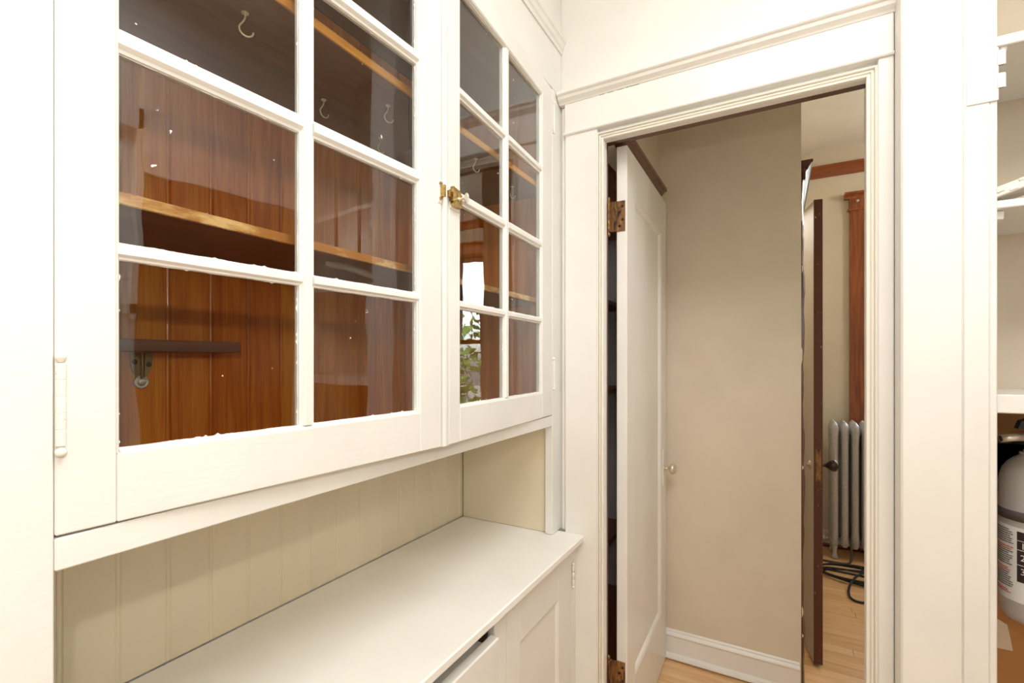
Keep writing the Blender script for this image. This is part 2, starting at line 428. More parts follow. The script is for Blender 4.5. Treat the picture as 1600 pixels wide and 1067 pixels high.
for (z0, z1) in ((.01, .24), (1.0, 1.14), (1.96, 2.082)):
    b = BM(); bx(b, .985, .998, .8505, 1.2595, z0, z1); obj('rail', b, 'mah', d3)
for (z0, z1) in ((.24, 1.0), (1.14, 1.96)):
    b = BM(); bx(b, .991, .996, .851, 1.259, z0, z1); obj('door_panel', b, 'mah', d3)
# narrow scribe strip between casing and cabinet
b = BM(); bx(b, -.622, -.6105, CF + .010, WF, .779, 2.17, .002); obj('scribe_strip', b, 'trim', tr)

# ------------------------------------------------------------------ door_1: the open leaf in the doorway
LP, LQ = (-.428, 1.536), (-.4355, 2.192)
T = frame(LP, LQ); W1 = .656; TK = .035
d1 = thing('door_1', 'cream one-panel door standing open into the hall', 'door', (LP[0], LP[1], 0), kind='structure')
Z0, Z1 = .01, 2.041
def part(name, mat, parent, s0, s1, n0, n1, z0, z1, T=T, bev=.0015):
    q = BM(); bx(q, s0, s1, n0, n1, z0, z1, bev, T); return obj(name, q, mat, parent)
ps0, ps1, pz0, pz1 = .105, W1 - .105, .25, 1.885
part('stile', 'trim', d1, 0, ps0, -TK, 0, Z0, Z1); part('stile', 'trim', d1, ps1, W1, -TK, 0, Z0, Z1)
part('rail', 'trimh', d1, ps0, ps1, -TK, 0, Z0, pz0); part('rail', 'trimh', d1, ps0, ps1, -TK, 0, pz1, Z1)
part('door_panel', 'trim', d1, ps0 - .005, ps1 + .005, -.024, -.011, pz0 - .005, pz1 + .005)
def bevel_frame(bm, s0, s1, z0, z1, wd, n_out, n_in, T):
    o = [(s0, z0), (s1, z0), (s1, z1), (s0, z1)]; i = [(s0 + wd, z0 + wd), (s1 - wd, z0 + wd), (s1 - wd, z1 - wd), (s0 + wd, z1 - wd)]
    m = wd * .45; k = [(s0 + m, z0 + m), (s1 - m, z0 + m), (s1 - m, z1 - m), (s0 + m, z1 - m)]
    nm = n_out + (n_in - n_out) * .25
    O = [bm.verts.new((a, n_out, z)) for a, z in o]; K = [bm.verts.new((a, nm, z)) for a, z in k]; I = [bm.verts.new((a, n_in, z)) for a, z in i]
    O2 = [bm.verts.new((a, n_in - .001, z)) for a, z in o]
    for q in range(4):
        r = (q + 1) % 4
        bm.faces.new((O[q], O[r], K[r], K[q])); bm.faces.new((K[q], K[r], I[r], I[q])); bm.faces.new((I[q], I[r], O2[r], O2[q])); bm.faces.new((O2[q], O2[r], O[r], O[q]))
    bmesh.ops.transform(bm, matrix=T, verts=O + K + I + O2)
b = BM(); bevel_frame(b, ps0, ps1, pz0, pz1, .015, -.0005, -.011, T); obj('panel_moulding', b, 'trim', d1)
def lever_hinge(parent, zc):
    q = BM(); bx(q, -.003, -.0005, -.036, -.006, zc - .05, zc + .05, .0008, T)
    h = obj('hinge', q, 'oldbrass', parent)
    q = BM()
    bx(q, -.487, -.460, 1.529, 1.5315, zc - .05, zc + .05, .0008); obj('hinge_leaf', q, 'oldbrass', h)
    q = BM(); Tm = Matrix.Translation((-.4865, 1.524, zc - .05))
    lathe(q, [(.0055, 0), (.0058, .02), (.0052, .0202), (.0058, .0206), (.0058, .04), (.0052, .0404), (.0058, .0408), (.0058, .06), (.0052, .0604), (.0058, .0608), (.0058, .08), (.0052, .0804), (.0058, .0808), (.0055, .1)], 14, Tm)
    for e in (-1, 1):
        lathe(q, [(.001, 0), (.004, .001), (.003, .003), (.0062, .007), (.0062, .011), (.003, .015), (.0005, .016)], 12,
              Matrix.Translation((-.4865, 1.524, zc + e * .05)) @ Matrix.Scale(e, 4, (0, 0, 1)))
    obj('hinge_pin', q, 'oldbrass', h)
    q = BM()
    for dz in (-.032, -.012, .012, .032):
        lathe(q, [(.0045, 0), (.0045, .001), (.002, .0014)], 10, T @ Matrix.Translation((-.0032, -.02 + (.006 if dz in (-.012, .032) else -.004), zc + dz)) @ Matrix.Rotation(math.radians(-90), 4, 'Y'))
    obj('screw', q, 'knobd', h)
lever_hinge(d1, 1.811); lever_hinge(d1, .30)
kz = .868
q = BM(); prism(q, [(W1 - .073, kz - .07), (W1 - .066, kz - .078), (W1 - .054, kz - .078), (W1 - .047, kz - .07), (W1 - .047, kz + .07), (W1 - .054, kz + .078), (W1 - .066, kz + .078), (W1 - .073, kz + .07)], 'y', 0, .003, T)
esc = obj('escutcheon', q, 'trim', d1)
def knob(parent, s, z, T, mat, side=1, R=.024):
    q = BM(); Tm = T @ Matrix.Translation((s, 0 if side > 0 else -TK, z)) @ Matrix.Rotation(math.radians(-90 * side), 4, 'X')
    lathe(q, [(.013, .002), (.013, .005), (.007, .008), (.006, .022), (.009, .026), (R * .85, .031), (R, .037), (R * .98, .043), (R * .8, .05), (R * .4, .054), (.001, .055)], 24, Tm)
    k = obj('door_knob', q, mat, parent); k['label'] = 'satin metal knob' if mat == 'knobw' else 'dark bronze knob'
knob(d1, W1 - .060, kz, T, 'knobw')

# brown casing and crown of the closet behind the open door
t2 = thing('trim_2', 'dark brown varnished casing with crown behind the open cream door', 'door casing', (-.47, 1.8, 0), kind='structure')
b = BM(); bx(b, -.478, -.471, 2.02, 2.10, 0, 2.03, .002); obj('side_casing', b, 'mah', t2)
b = BM(); bx(b, -.47, -.449, 1.535, 2.10, 2.044, 2.06, .002); obj('header_board', b, 'mah', t2)
b = BM(); prism(b, [(-.449, 2.052), (-.447, 2.044), (-.443, 2.046), (-.443, 2.048), (-.438, 2.05), (-.43, 2.056), (-.424, 2.064), (-.416, 2.066), (-.416, 2.078), (-.469, 2.078), (-.469, 2.0602), (-.449, 2.0602)], 'y', 1.535, 2.115)
obj('crown', b, 'mah', t2)

# hall baseboard
def baseboard(name, x0, x1, y, label):
    r = thing(name, label, 'baseboard', ((x0 + x1) / 2, y, 0), kind='structure')
    q = BM(); prism(q, [(y, .003), (y - .012, .003), (y - .012, .098), (y - .010, .1), (y, .1)], 'x', x0, x1); obj('board', q, 'trimh', r)
    q = BM(); prism(q, [(y, .1), (y - .014, .1), (y - .016, .106), (y - .013, .112), (y - .008, .118), (y - .007, .124), (y - .003, .129), (y, .129)], 'x', x0, x1); obj('cap_moulding', q, 'trimh', r)
    q = BM(); prism(q, [(y, .006), (y - .026, .006), (y - .026, .012), (y - .022, .022), (y - .014, .028), (y, .028)], 'x', x0, x1); obj('shoe_moulding', q, 'trimh', r)
baseboard('baseboard_hall', -.47, .078, 2.22, 'cream moulded baseboard along the hall end wall')

# ------------------------------------------------------------------ second doorway on the right of the hall wall, leaf ajar
t3 = thing('trim_3', 'chipped dark brown casing strip at the end of the hall wall', 'door casing', (.083, 2.3, 0), kind='structure')
b = BM()
zz = [.02 + i * .03 for i in range(70)]
A = []
for k, z in enumerate(zz):        # ragged paint line along the casing edge
    j = .0022 * math.sin(z * 9) + .0016 * math.sin(z * 31 + 1) + random.uniform(-.001, .001)
    A.append([b.verts.new(p) for p in ((.083, 2.225, z), (.0885 + j, 2.225, z), (.0935 + j, 2.235, z), (.0945, 2.34, z), (.083, 2.34, z))])
for P_, Q_ in zip(A, A[1:]):
    for k in range(5): b.faces.new((P_[k], P_[(k + 1) % 5], Q_[(k + 1) % 5], Q_[k]))
b.faces.new(A[0]); b.faces.new(list(reversed(A[-1])))
obj('side_casing', b, 'mah', t3)
b = BM(); bx(b, .083, .0985, 2.225, 3.12, 2.06, 2.105, .002); obj('header_board', b, 'mah', t3)
b = BM(); prism(b, [(.083, 2.09), (.099, 2.09), (.101, 2.098), (.107, 2.104), (.109, 2.112), (.117, 2.124), (.119, 2.128), (.124, 2.130), (.124, 2.141), (.083, 2.141)], 'y', 2.235, 3.13)
obj('crown', b, 'mah', t3)
b = BM(); bx(b, .083, .0945, 3.02, 3.11, 0, 2.06, .002); obj('side_casing', b, 'mah', t3)
b = BM()                        # flakes of wall paint dragged over the casing edge
for k in range(6):
    z = random.uniform(.05, 2.05); h = random.uniform(.01, .09); wd = random.uniform(.0002, .0008)
    x = .0885 + .0022 * math.sin(z * 9)
    prism(b, [(x - .004, z), (x + wd, z + h * .3), (x + wd * .6, z + h * .8), (x - .004, z + h)], 'y', 2.2235, 2.2248)
obj('paint_flakes', b, 'wall2', t3)['kind'] = 'stuff'

DP, DQ = (.138, 2.45), (.040, 2.99)
T2 = frame(DP, DQ); W2 = .549
d2 = thing('door_2', 'cream-faced door with chipped dark brown edge, ajar beside radiator', 'door', (DP[0], DP[1], 0), kind='structure')
# frame() n points right-hand (+x); cream face is at n=0 (-x side), dark face at n=TK
def part2(name, mat, s0, s1, n0, n1, z0, z1):
    q = BM(); bx(q, s0, s1, n0, n1, z0, z1, .0015, T2); return obj(name, q, mat, d2)
part2('cream_face', 'room', .002, W2, 0, .004, .015, 2.036)
part2('door_core', 'mah', .004, W2, .004, .031, .015, 2.036)
part2('edge_strip', 'chip', -.001, .004, .0005, .0345, .014, 2.038)['label'] = 'dark brown edge with flecks of cream paint'
part2('stile', 'mah', .004, .11, .031, .035, .015, 2.036); part2('rail', 'mah', .11, W2, .031, .035, 1.9, 2.036); part2('rail', 'mah', .11, W2, .031, .035, .015, .25)
b = BM(); Tm = T2 @ Matrix.Translation((.055, .035, .872)) @ Matrix.Rotation(math.radians(-90), 4, 'X')
lathe(b, [(.018, 0), (.018, .003), (.007, .006), (.006, .02), (.009, .026), (.021, .04), (.0255, .052), (.0245, .062), (.015, .069), (.001, .071)], 24, Tm)
obj('door_knob', b, 'knobd', d2)
b = BM(); Tm = T2 @ Matrix.Translation((.055, 0, .872)) @ Matrix.Rotation(math.radians(90), 4, 'X')
lathe(b, [(.018, 0), (.018, .003), (.007, .006), (.006, .014), (.02, .022), (.024, .03), (.02, .038), (.001, .041)], 20, Tm)
obj('door_knob', b, 'knobw', d2)
b = BM(); bx(b, -.0025, -.001, .008, .028, .80, .95, .0005, T2); obj('latch_plate', b, 'oldbrass', d2)

# ------------------------------------------------------------------ far room: picture rail, window, baseboard
b = BM(); prism(b, [(4.1, 2.655), (4.086, 2.657), (4.084, 2.70), (4.078, 2.712), (4.066, 2.724), (4.064, 2.736), (4.1, 2.736)], 'x', .083, 1.9)
struct('trim_4', b, 'mahx', 'brown varnished picture rail high on the far wall')
b = BM(); prism(b, [(4.1, .0), (4.085, .0), (4.085, .10), (4.09, .115), (4.1, .118)], 'x', .083, 1.9)
struct('baseboard_far', b, 'room')
b = BM(); prism(b, [(4.085, .0), (4.07, .0), (4.068, .012), (4.075, .02), (4.085, .022)], 'x', .083, 1.9)
struct('baseboard_far_shadow', b, 'mah')  # dark strip painted in for the shadow along the far wall's foot
wn = thing('window_1', 'brown varnished sash window behind the radiator', 'window', (.95, 4.1, .69), kind='structure')
def wp(name, mat, x0, x1, y0, y1, z0, z1, par=None, bev=.002):
    q = BM(); bx(q, x0, x1, y0, y1, z0, z1, bev); return obj(name, q, mat, par or wn)
wp('side_casing', 'oakc', .444, .565, 4.072, 4.1, .692, 2.39); wp('side_casing', 'oakc', 1.44, 1.561, 4.072, 4.1, .692, 2.39)
wp('header_board', 'oakc', .44, 1.565, 4.068, 4.1, 2.40, 2.475)
q = BM(); prism(q, [(4.1, 2.385), (4.066, 2.385), (4.062, 2.392), (4.066, 2.40), (4.1, 2.40)], 'x', .43, 1.575); obj('header_fillet', q, 'oakc', wn)
q = BM(); prism(q, [(4.1, 2.47), (4.064, 2.47), (4.058, 2.482), (4.045, 2.492), (4.036, 2.498), (4.036, 2.51), (4.1, 2.51)], 'x', .412, 1.59); obj('crown', q, 'oakc', wn)
wp('stool', 'oakc', .42, 1.585, 4.045, 4.22, .692, .715); wp('apron', 'oakc', .444, 1.561, 4.08, 4.1, .56, .69)
wp('jamb', 'shade', .56, .578, 4.1, 4.22, .715, 2.39); wp('jamb', 'shade', 1.427, 1.445, 4.1, 4.22, .715, 2.39); wp('jamb', 'shade', .56, 1.445, 4.1, 4.22, 2.372, 2.39)
def sash(x0, x1, z0, z1, y):
    f = BM()
    bx(f, x0, x0 + .035, y, y + .035, z0, z1); bx(f, x1 - .035, x1, y, y + .035, z0, z1)
    bx(f, x0, x1, y, y + .035, z0, z0 + .04); bx(f, x0, x1, y, y + .035, z1 - .035, z1)
    s = obj('sash', f, 'shade', wn)
    f = BM(); bx(f, x0 + .03, x1 - .03, y + .016, y + .019, z0 + .035, z1 - .03, 0); obj('glass_pane', f, 'wglass', s)
sash(.578, 1.427, .715, 1.535, 4.12); sash(.578, 1.427, 1.50, 2.372, 4.16)
q = BM(); Tm = Matrix.Translation((.487, 4.066, 2.445)) @ Matrix.Rotation(math.radians(90), 4, 'X')
lathe(q, [(.008, 0), (.008, .002), (.004, .004), (.004, .012), (.009, .018), (.008, .024), (.001, .027)], 14, Tm); obj('curtain_peg', q, 'nickel', wn)

# pantry window on the right wall (only its reflection shows in the cabinet glass)
w2 = thing('window_2', 'small cream window in the pantry wall opposite the glazed cabinet', 'window', (1.0, .4, 1.56), kind='structure')
for (y0, y1, z0, z1) in ((.03, .12, 1.5, 2.33), (.715, .733, 1.5, 2.33), (.03, .733, 2.25, 2.33), (.01, .733, 1.52, 1.56)):
    q = BM(); bx(q, .985, 1.0, y0, y1, z0, z1); obj('casing_board', q, 'trim', w2)
q = BM()
for (y0, y1, z0, z1) in ((.12, .16, wz0, wz1), (.675, .715, wz0, wz1), (.16, .675, wz0, wz0 + .05), (.16, .675, wz1 - .04, wz1), (.16, .675, 1.88, 1.91)):
    bx(q, 1.04, 1.075, y0, y1, z0, z1)
s = obj('sash', q, 'trim', w2)
for z0, z1 in ((wz0 + .05, 1.88), (1.91, wz1 - .04)):
    q = BM(); bx(q, 1.056, 1.059, .16, .675, z0, z1, 0); obj('glass_pane', q, 'wglass', s)

# ------------------------------------------------------------------ china cabinet
CX_ = -.629
cab = thing('china_cabinet', 'cream built-in cabinet with glazed doors and stained wood interior above niche', 'cabinet', (-.81, .8, .778))
Y0, Y1 = .191, 1.390
part_ = lambda name, mat, x0, x1, y0, y1, z0, z1, par=None, bev=.0015: sobj(name, mat, (x0, y0, z0), (x1, y1, z1), par or cab, bev)
part_('frame_stile', 'cab', -.655, CX_, .101, Y0 - .0005, .779, 2.209)
part_('frame_stile', 'cab', -.655, CX_, Y1 + .0005, WF - .001, .779, 2.209)
part_('bottom_rail', 'cab', -.655, CX_, Y0, Y1, 1.128, 1.161)
part_('frieze_board', 'cab', -.655, CX_, .101, WF - .001, 2.2095, CE)
b = BM(); prism(b, [(CX_, 2.353), (CX_ + .004, 2.353), (CX_ + .006, 2.360), (CX_ + .005, 2.366), (CX_ + .010, 2.372), (CX_ + .013, 2.384), (CX_ + .018, 2.39), (CX_ + .018, 2.40), (CX_, 2.40)], 'y', .101, WF - .001)
obj('crown_moulding', b, 'cab', cab)
# cabinet boxes
part_('cabinet_floor', 'firy', -.985, -.655, .155, 1.402, 1.146, 1.160)
part_('niche_ceiling', 'niche', -.985, -.655, .155, 1.402, 1.130, 1.145)
part_('cabinet_ceiling', 'under', -.985, -.656, .155, 1.402, 2.20, 2.216)
part_('side_board', 'fir', -.985, -.656, 1.4025, 1.416, 1.146, 2.22)
part_('side_board', 'fir', -.985, -.656, .140, .154, 1.146, 2.22)
part_('niche_side', 'niche', -.985, -.656, 1.4025, 1.416, .779, 1.145)
part_('niche_side', 'niche', -.985, -.656, .140, .154, .779, 1.145)
# beadboard behind: every board a piece
def bead_mesh(h, mat, k=.7):
    q = BM(); w_ = .077
    pf = [(0, -.010), (0, -.004), (.0025, 0), (.0685, 0), (.0695, -.003), (.0705, -.003), (.0715, -.0005), (.0735, .0004), (.0755, -.0008), (.077, -.004), (.077, -.010)]
    pf = [(x_, y_ * k if y_ > -.009 else y_) for x_, y_ in pf]; prism(q, [(y_, x_) for x_, y_ in pf], 'z', 0, h)
    bmesh.ops.recalc_face_normals(q, faces=q.faces)
    me = bpy.data.meshes.new('beadboard_plank'); q.to_mesh(me); q.free(); me.materials.append(M[mat]); return me
mi, mn = bead_mesh(1.042, 'fir', 1.0), bead_mesh(.352, 'niche', .35)
base = Vector((-.81, .8, .778))
for k in range(17):
    yy = .3085 - .077 * 2 + .077 * k
    if yy > 1.39: break
    for me, z in ((mi, 1.160), (mn, .779)):
        o = bpy.data.objects.new('beadboard_plank', me); C.objects.link(o); o.parent = cab
        o.location = Vector((-.9895 + .0, yy - .0755 + .0755, z)) - base
b = BM(); bx(b, -1.0, -.9985, .14, 1.42, .779, 2.22, 0); obj('back_panel', b, 'under', cab)
# shelves
def shelf(z0, z1, edge):
    s = part_('shelf', 'under', -.988, -.654, .156, 1.401, z0, z1)
    e = part_('shelf_edge', edge, -.654, -.650, .156, 1.401, z0, z1 + .0005, s, .001); e.location = (0, 0, 0)
    return s
shA = shelf(1.5165, 1.5305, 'edge'); shB = shelf(1.875, 1.8905, 'edge2')
# narrow ledge with iron bracket at the back
led = part_('ledge', 'ledge', -.989, -.93, .156, .560, 1.3535, 1.3745)
TB = Matrix(((0, 0, 1, -.9885), (1, 0, 0, .4155), (0, 1, 0, 1.3525), (0, 0, 0, 1)))   # local (y, z, out)
b = BM()
for e in (-1, 1):
    pts = [(e * .0030, 0), (e * .0178, 0), (e * .0160, -.022), (e * .0130, -.036), (e * .0085, -.041), (e * .0030, -.042)]
    prism(b, pts if e > 0 else pts[::-1], 'z', .0, .0025, TB)
br = obj('iron_bracket', b, 'dull', cab)
b = BM(); lathe(b, [(.0115, 0), (.0118, .003), (.0100, .0038), (.0085, .0028), (.0062, .003), (.0058, .0048), (.0035, .0052), (.001, .0055)], 24, TB @ Matrix.Translation((0, -.052, 0)))
obj('pivot_boss', b, 'nickel', br)
b = BM(); prism(b, [(-.0042, 0), (-.0020, 0), (-.0012, -.044), (-.0022, -.045)], 'z', .0, .012, TB); prism(b, [(.0036, 0), (.0058, 0), (.0034, -.044), (.0020, -.044)], 'z', .0, .008, TB)
obj('bracket_rib', b, 'dull', br)
for y_, z_ in ((-.0105, -.016), (.0108, -.021)):
    b = BM(); lathe(b, [(.0042, 0), (.0042, .0012), (.0030, .0022), (.0010, .0022)], 12, TB @ Matrix.Translation((y_, z_, .0025)))
    bx(b, -.003, .003, -.0004, .0004, .002, .0026, 0, TB @ Matrix.Translation((y_, z_, .0025)) @ Matrix.Rotation(.6, 4, 'Z')); obj('screw', b, 'pipe', br)
# cup hooks screwed under the upper shelf
def hook(x, y, z=1.875, rot=0.0, sc_=1.0):
    q = BM(); pts = [(0, 0, 0), (0, 0, -.006), (-.0015, 0, -.011)]
    for k in range(0, 11):
        a = math.radians(150 + 21 * k); pts.append((.0015 - .0 + .0085 * math.cos(a) + .0, 0, -.0225 + .0085 * math.sin(a)))
    R = Matrix.Translation((x, y, z)) @ Matrix.Rotation(rot, 4, 'Z') @ Matrix.Scale(sc_, 4)
    vs = tube(q, smooth_path(pts, 3), .0012, 8); bmesh.ops.transform(q, matrix=R, verts=vs)
    lathe(q, [(.0045, -.0012), (.0045, 0), (.003, .0005)], 12, R)
    obj('cup_hook', q, 'hook', cab)
for x, y, r in ((-.7166, .4385, 1.2), (-.815, .664, 1.5), (-.715, .745, 1.2), (-.835, .845, 1.5), (-.70, 1.055, 1.2), (-.82, 1.13, 1.4), (-.715, 1.28, 1.2)):
    hook(x, y, 1.875, r, 1.15)
b = BM(); bx(b, 0, .0095, .0, .0012, 0, .013, .0003, Matrix.Translation((-.9875, .915, 1.585)) @ Matrix.Rotation(math.radians(90), 4, 'Z') @ Matrix.Rotation(.25, 4, 'Y')); obj('paper_sticker', b, 'paper', cab)
b = BM(); bx(b, 0, .02, 0, .004, 0, .034, .001, Matrix.Translation((-.655, .186, 1.31))); obj('catch', b, 'dull', cab)

# glazed doors: stiles, rails, muntins, panes, hinges, latch
ROWS = [(1.2420, 1.4505), (1.4690, 1.6785), (1.7045, 1.9085), (1.9345, 2.1460)]
DZ0, DZ1 = 1.1635, 2.2055
def glazed_door(P, Q, width, cols, label, hinge_s, tilt):
    T = frame(P, Q)
    st = BM()
    c0, c1 = cols[0][0], cols[-1][1]
    bx(st, 0.0005, width, -.022, -.016, DZ0, DZ0 + .001, 0, T)          # seed of the door object: its bottom arris
    d = obj('glazed_door', st, 'cab', cab); d['label'] = label
    def sub(name, s0, s1, n0, n1, z0, z1, mat='cab', bev=.0015):
        q = BM(); bx(q, s0, s1, n0, n1, z0, z1, bev, T); return obj(name, q, mat, d)
    o_ = .004
    sub('door_stile', 0, c0 - o_, -.022, 0, DZ0, DZ1); sub('door_stile', c1 + o_, width, -.022, 0, DZ0, DZ1)
    sub('door_rail', c0 - o_ + .0003, c1 + o_ - .0003, -.022, 0, DZ0, ROWS[0][0] - o_, 'cab'); sub('door_rail', c0 - o_ + .0003, c1 + o_ - .0003, -.022, 0, ROWS[-1][1] + o_, DZ1)
    q = BM()                                   # sticking: small ogee round the glazed opening
    prismv = lambda s, sg: prism(q, [(s - sg * o_, -.018), (s - sg * o_, -.001), (s - sg * .0022, -.0022), (s - sg * .0015, -.005), (s, -.007), (s, -.018)], 'z', ROWS[0][0] - o_, ROWS[-1][1] + o_, T)
    prismv(c0, 1); prismv(c1, -1)
    for z, sg in ((ROWS[0][0], 1), (ROWS[-1][1], -1)):
        prism(q, [(-.018, z - sg * o_), (-.001, z - sg * o_), (-.0022, z - sg * .0022), (-.005, z - sg * .0015), (-.007, z), (-.018, z)], 'x', c0, c1, T)
    obj('sticking', q, 'cab', d)
    def mprof(a, b_):
        m = (a + b_) / 2; h = (b_ - a) / 2
        return [(a, -.018), (a, -.0075), (a + h * .28, -.0065), (a + h * .42, -.0035), (m - h * .42, -.001), (m + h * .42, -.001), (b_ - h * .42, -.0035), (b_ - h * .28, -.0065), (b_, -.0075), (b_, -.018)]
    for (a, b1), (a2, b2) in zip(cols, cols[1:]):
        q = BM(); prism(q, mprof(b1, a2), 'z', ROWS[0][0], ROWS[-1][1], T); obj('muntin', q, 'cab', d)
    for (a, z1), (z2, b2) in zip(ROWS, ROWS[1:]):
        for s0, s1 in cols:
            q = BM(); prism(q, [(n_, zz_) for zz_, n_ in mprof(z1, z2)], 'x', s0 - .003, s1 + .003, T); obj('muntin', q, 'cab', d)
    rnd = random.Random(3)
    for i, (z0, z1) in enumerate(ROWS):
        for j, (s0, s1) in enumerate(cols):
            a = math.radians(tilt + rnd.uniform(-.25, .25)); cx = (s0 + s1) / 2
            R = T @ Matrix.Translation((cx, -.0118, 0)) @ Matrix.Rotation(a, 4, 'Z')
            q = BM(); bx(q, s0 - cx - .002, s1 - cx + .002, -.0015, .0, z0 - .002, z1 + .002, 0, R)
            obj('glass_pane', q, 'glass', d)
            q = BM()                                       # ragged paint and putty overlap on the glass
            for side in range(4):
                n = 60; L = (z1 - z0) if side < 2 else (s1 - s0); prev = None
                for k in range(n + 1):
                    t = k / n * L; w_ = max(.0002, .0006 + .0003 * math.sin(k * .37 + i * 2 + side) + rnd.uniform(-.0002, .0003))
                    if rnd.random() < .05: w_ += rnd.uniform(.0008, .0022)
                    if side == 0: pq = ((s0 - cx - .001, z0 + t), (s0 - cx + w_, z0 + t))
                    elif side == 1: pq = ((s1 - cx + .001, z0 + t), (s1 - cx - w_, z0 + t))
                    elif side == 2: pq = ((s0 - cx + t, z0 - .001), (s0 - cx + t, z0 + w_ * 1.3))
                    else: pq = ((s0 - cx + t, z1 + .001), (s0 - cx + t, z1 - w_))
                    v = [q.verts.new(R @ Vector((p[0], .0004, p[1]))) for p in pq] + [q.verts.new(R @ Vector((p[0], .0001, p[1]))) for p in pq]
                    if prev:
                        q.faces.new((prev[0], prev[1], v[1], v[0])); q.faces.new((prev[1], prev[3], v[3], v[1]))
                    prev = v
            obj('paint_overlap', q, 'cab', d)
    for zc in (1.2955, 2.117):
        q = BM(); prof = [(.0030, -.0425)]
        for k in range(5):
            z = -.0415 + k * .0166; prof += [(.0040, z), (.0042, z + .0004), (.0042, z + .0156), (.0039, z + .0160), (.0039, z + .0164)]
        Tm = T @ Matrix.Translation((hinge_s, .0035, zc))
        lathe(q, prof, 24, Tm, False)
        for e in (-1, 1):
            lathe(q, [(.0024, 0), (.0024, .0015), (.0046, .0035), (.0050, .0062), (.0040, .009), (.0012, .0105)], 16, T @ Matrix.Translation((hinge_s, .0035, zc + e * .042)) @ Matrix.Scale(e, 4, (0, 0, 1)))
        obj('hinge', q, 'hingep', d)
    return d, T
dl, TL = glazed_door((-.629, .191), (-.5945, .771), .581, [(.054, .2706), (.2951, .5165)], 'glazed cabinet door nearer the camera, eight panes, no knob', .0035, 0.0)
dr, TR = glazed_door((-.594, .796), (-.629, 1.388), .593, [(.0465, .2612), (.2893, .5086)], 'glazed cabinet door next to the doorway, with brass latch', .601, 1.4)
# rounded astragal on the meeting edge of the far door
b = BM(); pf = [(-.0225, -.016), (-.0225, -.002)] + [(-.0145 - .008 * math.cos(math.radians(a)), -.002 + .006 * math.sin(math.radians(a))) for a in range(15, 180, 15)] + [(-.0060, -.0035), (-.0045, -.0035), (-.0040, -.0005), (-.0005, -.0005), (-.0005, -.016)]
prism(b, pf, 'z', DZ0, DZ1, TR); obj('astragal', b, 'cab', dr)
# brass cupboard catch
lz = 1.6805
b = BM(); prism(b, [(-.011, lz - .024), (-.002, lz - .024), (-.002, lz + .020), (-.011, lz + .020)], 'y', .0, .0022, TL @ Matrix.Translation((.581, 0, 0)))
kp = obj('latch_keeper', b, 'hingep', dl)
b = BM(); T_ = TL @ Matrix.Translation((.581, 0, 0))
bx(b, -.0065, -.001, .002, .013, lz - .013, lz + .011, .0008, T_); bx(b, -.010, -.0035, .002, .007, lz - .018, lz - .013, .001, T_); bx(b, -.010, -.0035, .002, .007, lz + .0125, lz + .017, .001, T_)
obj('keeper_lip', b, 'brass', dl)
b = BM(); bx(b, .000, .038, .0, .0022, lz - .026, lz + .020, .0008, TR); obj('latch_plate', b, 'hingep', dr)
b = BM()
prism(b, [(.001, lz - .017), (.006, lz - .021), (.030, lz - .021), (.034, lz - .012), (.034, lz + .006), (.028, lz + .0145), (.001, lz + .0185)], 'y', .0022, .0105, TR)
bx(b, -.014, .001, .004, .009, lz - .007, lz + .006, .0008, TR); bx(b, -.003, .0, .002, .013, lz - .013, lz + .012, .0006, TR)
obj('latch_body', b, 'brass', dr)
b = BM(); Tm = TR @ Matrix.Translation((.021, .010, lz - .003)) @ Matrix.Rotation(math.radians(-90), 4, 'X')
lathe(b, [(.0042, 0), (.0042, .002), (.0026, .003), (.0026, .014), (.004, .016)], 14, Tm)
vs = lathe(b, [(.0008, -.0020), (.005, -.0017), (.0062, 0), (.005, .0017), (.0008, .0020)], 20)
bmesh.ops.transform(b, matrix=TR @ Matrix.Translation((.021, .029, lz - .003)) @ Matrix.Diagonal((.45, 1, 1.75, 1)) @ Matrix.Rotation(math.radians(90), 4, 'Y') , verts=vs)
obj('latch_knob', b, 'nickel', dr)

# ------------------------------------------------------------------ worktop and base cabinet
b = BM(); bx(b, -.988, -.5405, .156, CF - .0005, .7575, .778, .003)
tag(obj('worktop', b, 'top', None, (-.76, .8, .7575)), 'long cream painted worktop under the glazed cabinet', 'worktop')
bc = thing('base_cabinet', 'cream base cabinet with drawer and panelled door under the worktop', 'cabinet', (-.78, .6, 0))
bp = lambda name, mat, x0, x1, y0, y1, z0, z1, par=None, bev=.0015: sobj(name, mat, (x0, y0, z0), (x1, y1, z1), par or bc, bev)
FX = -.570
bp('frame_stile', 'cab', FX - .02, FX, .938, .993, .08, .757); bp('frame_stile', 'cab', FX - .02, FX, 1.413, 1.4415, .0, .757)
bp('frame_stile', 'cab', FX - .02, FX, .30, .36, .0, .757); bp('top_rail', 'cab', FX - .02, FX - .002, .36, 1.413, .738, .757)
bp('side_panel', 'cab', -.985, FX - .02, 1.42, 1.44, 0, .757); bp('side_panel', 'cab', -.985, FX - .02, .156, .17, 0, .757)
bp('left_panel', 'cab', FX - .02, FX, .156, .30, 0, .757); bp('plinth', 'cab', -.60, FX - .02, .30, 1.42, 0, .08)
bp('bottom_rail', 'cab', FX - .02, FX - .002, .36, 1.413, .08, .10)
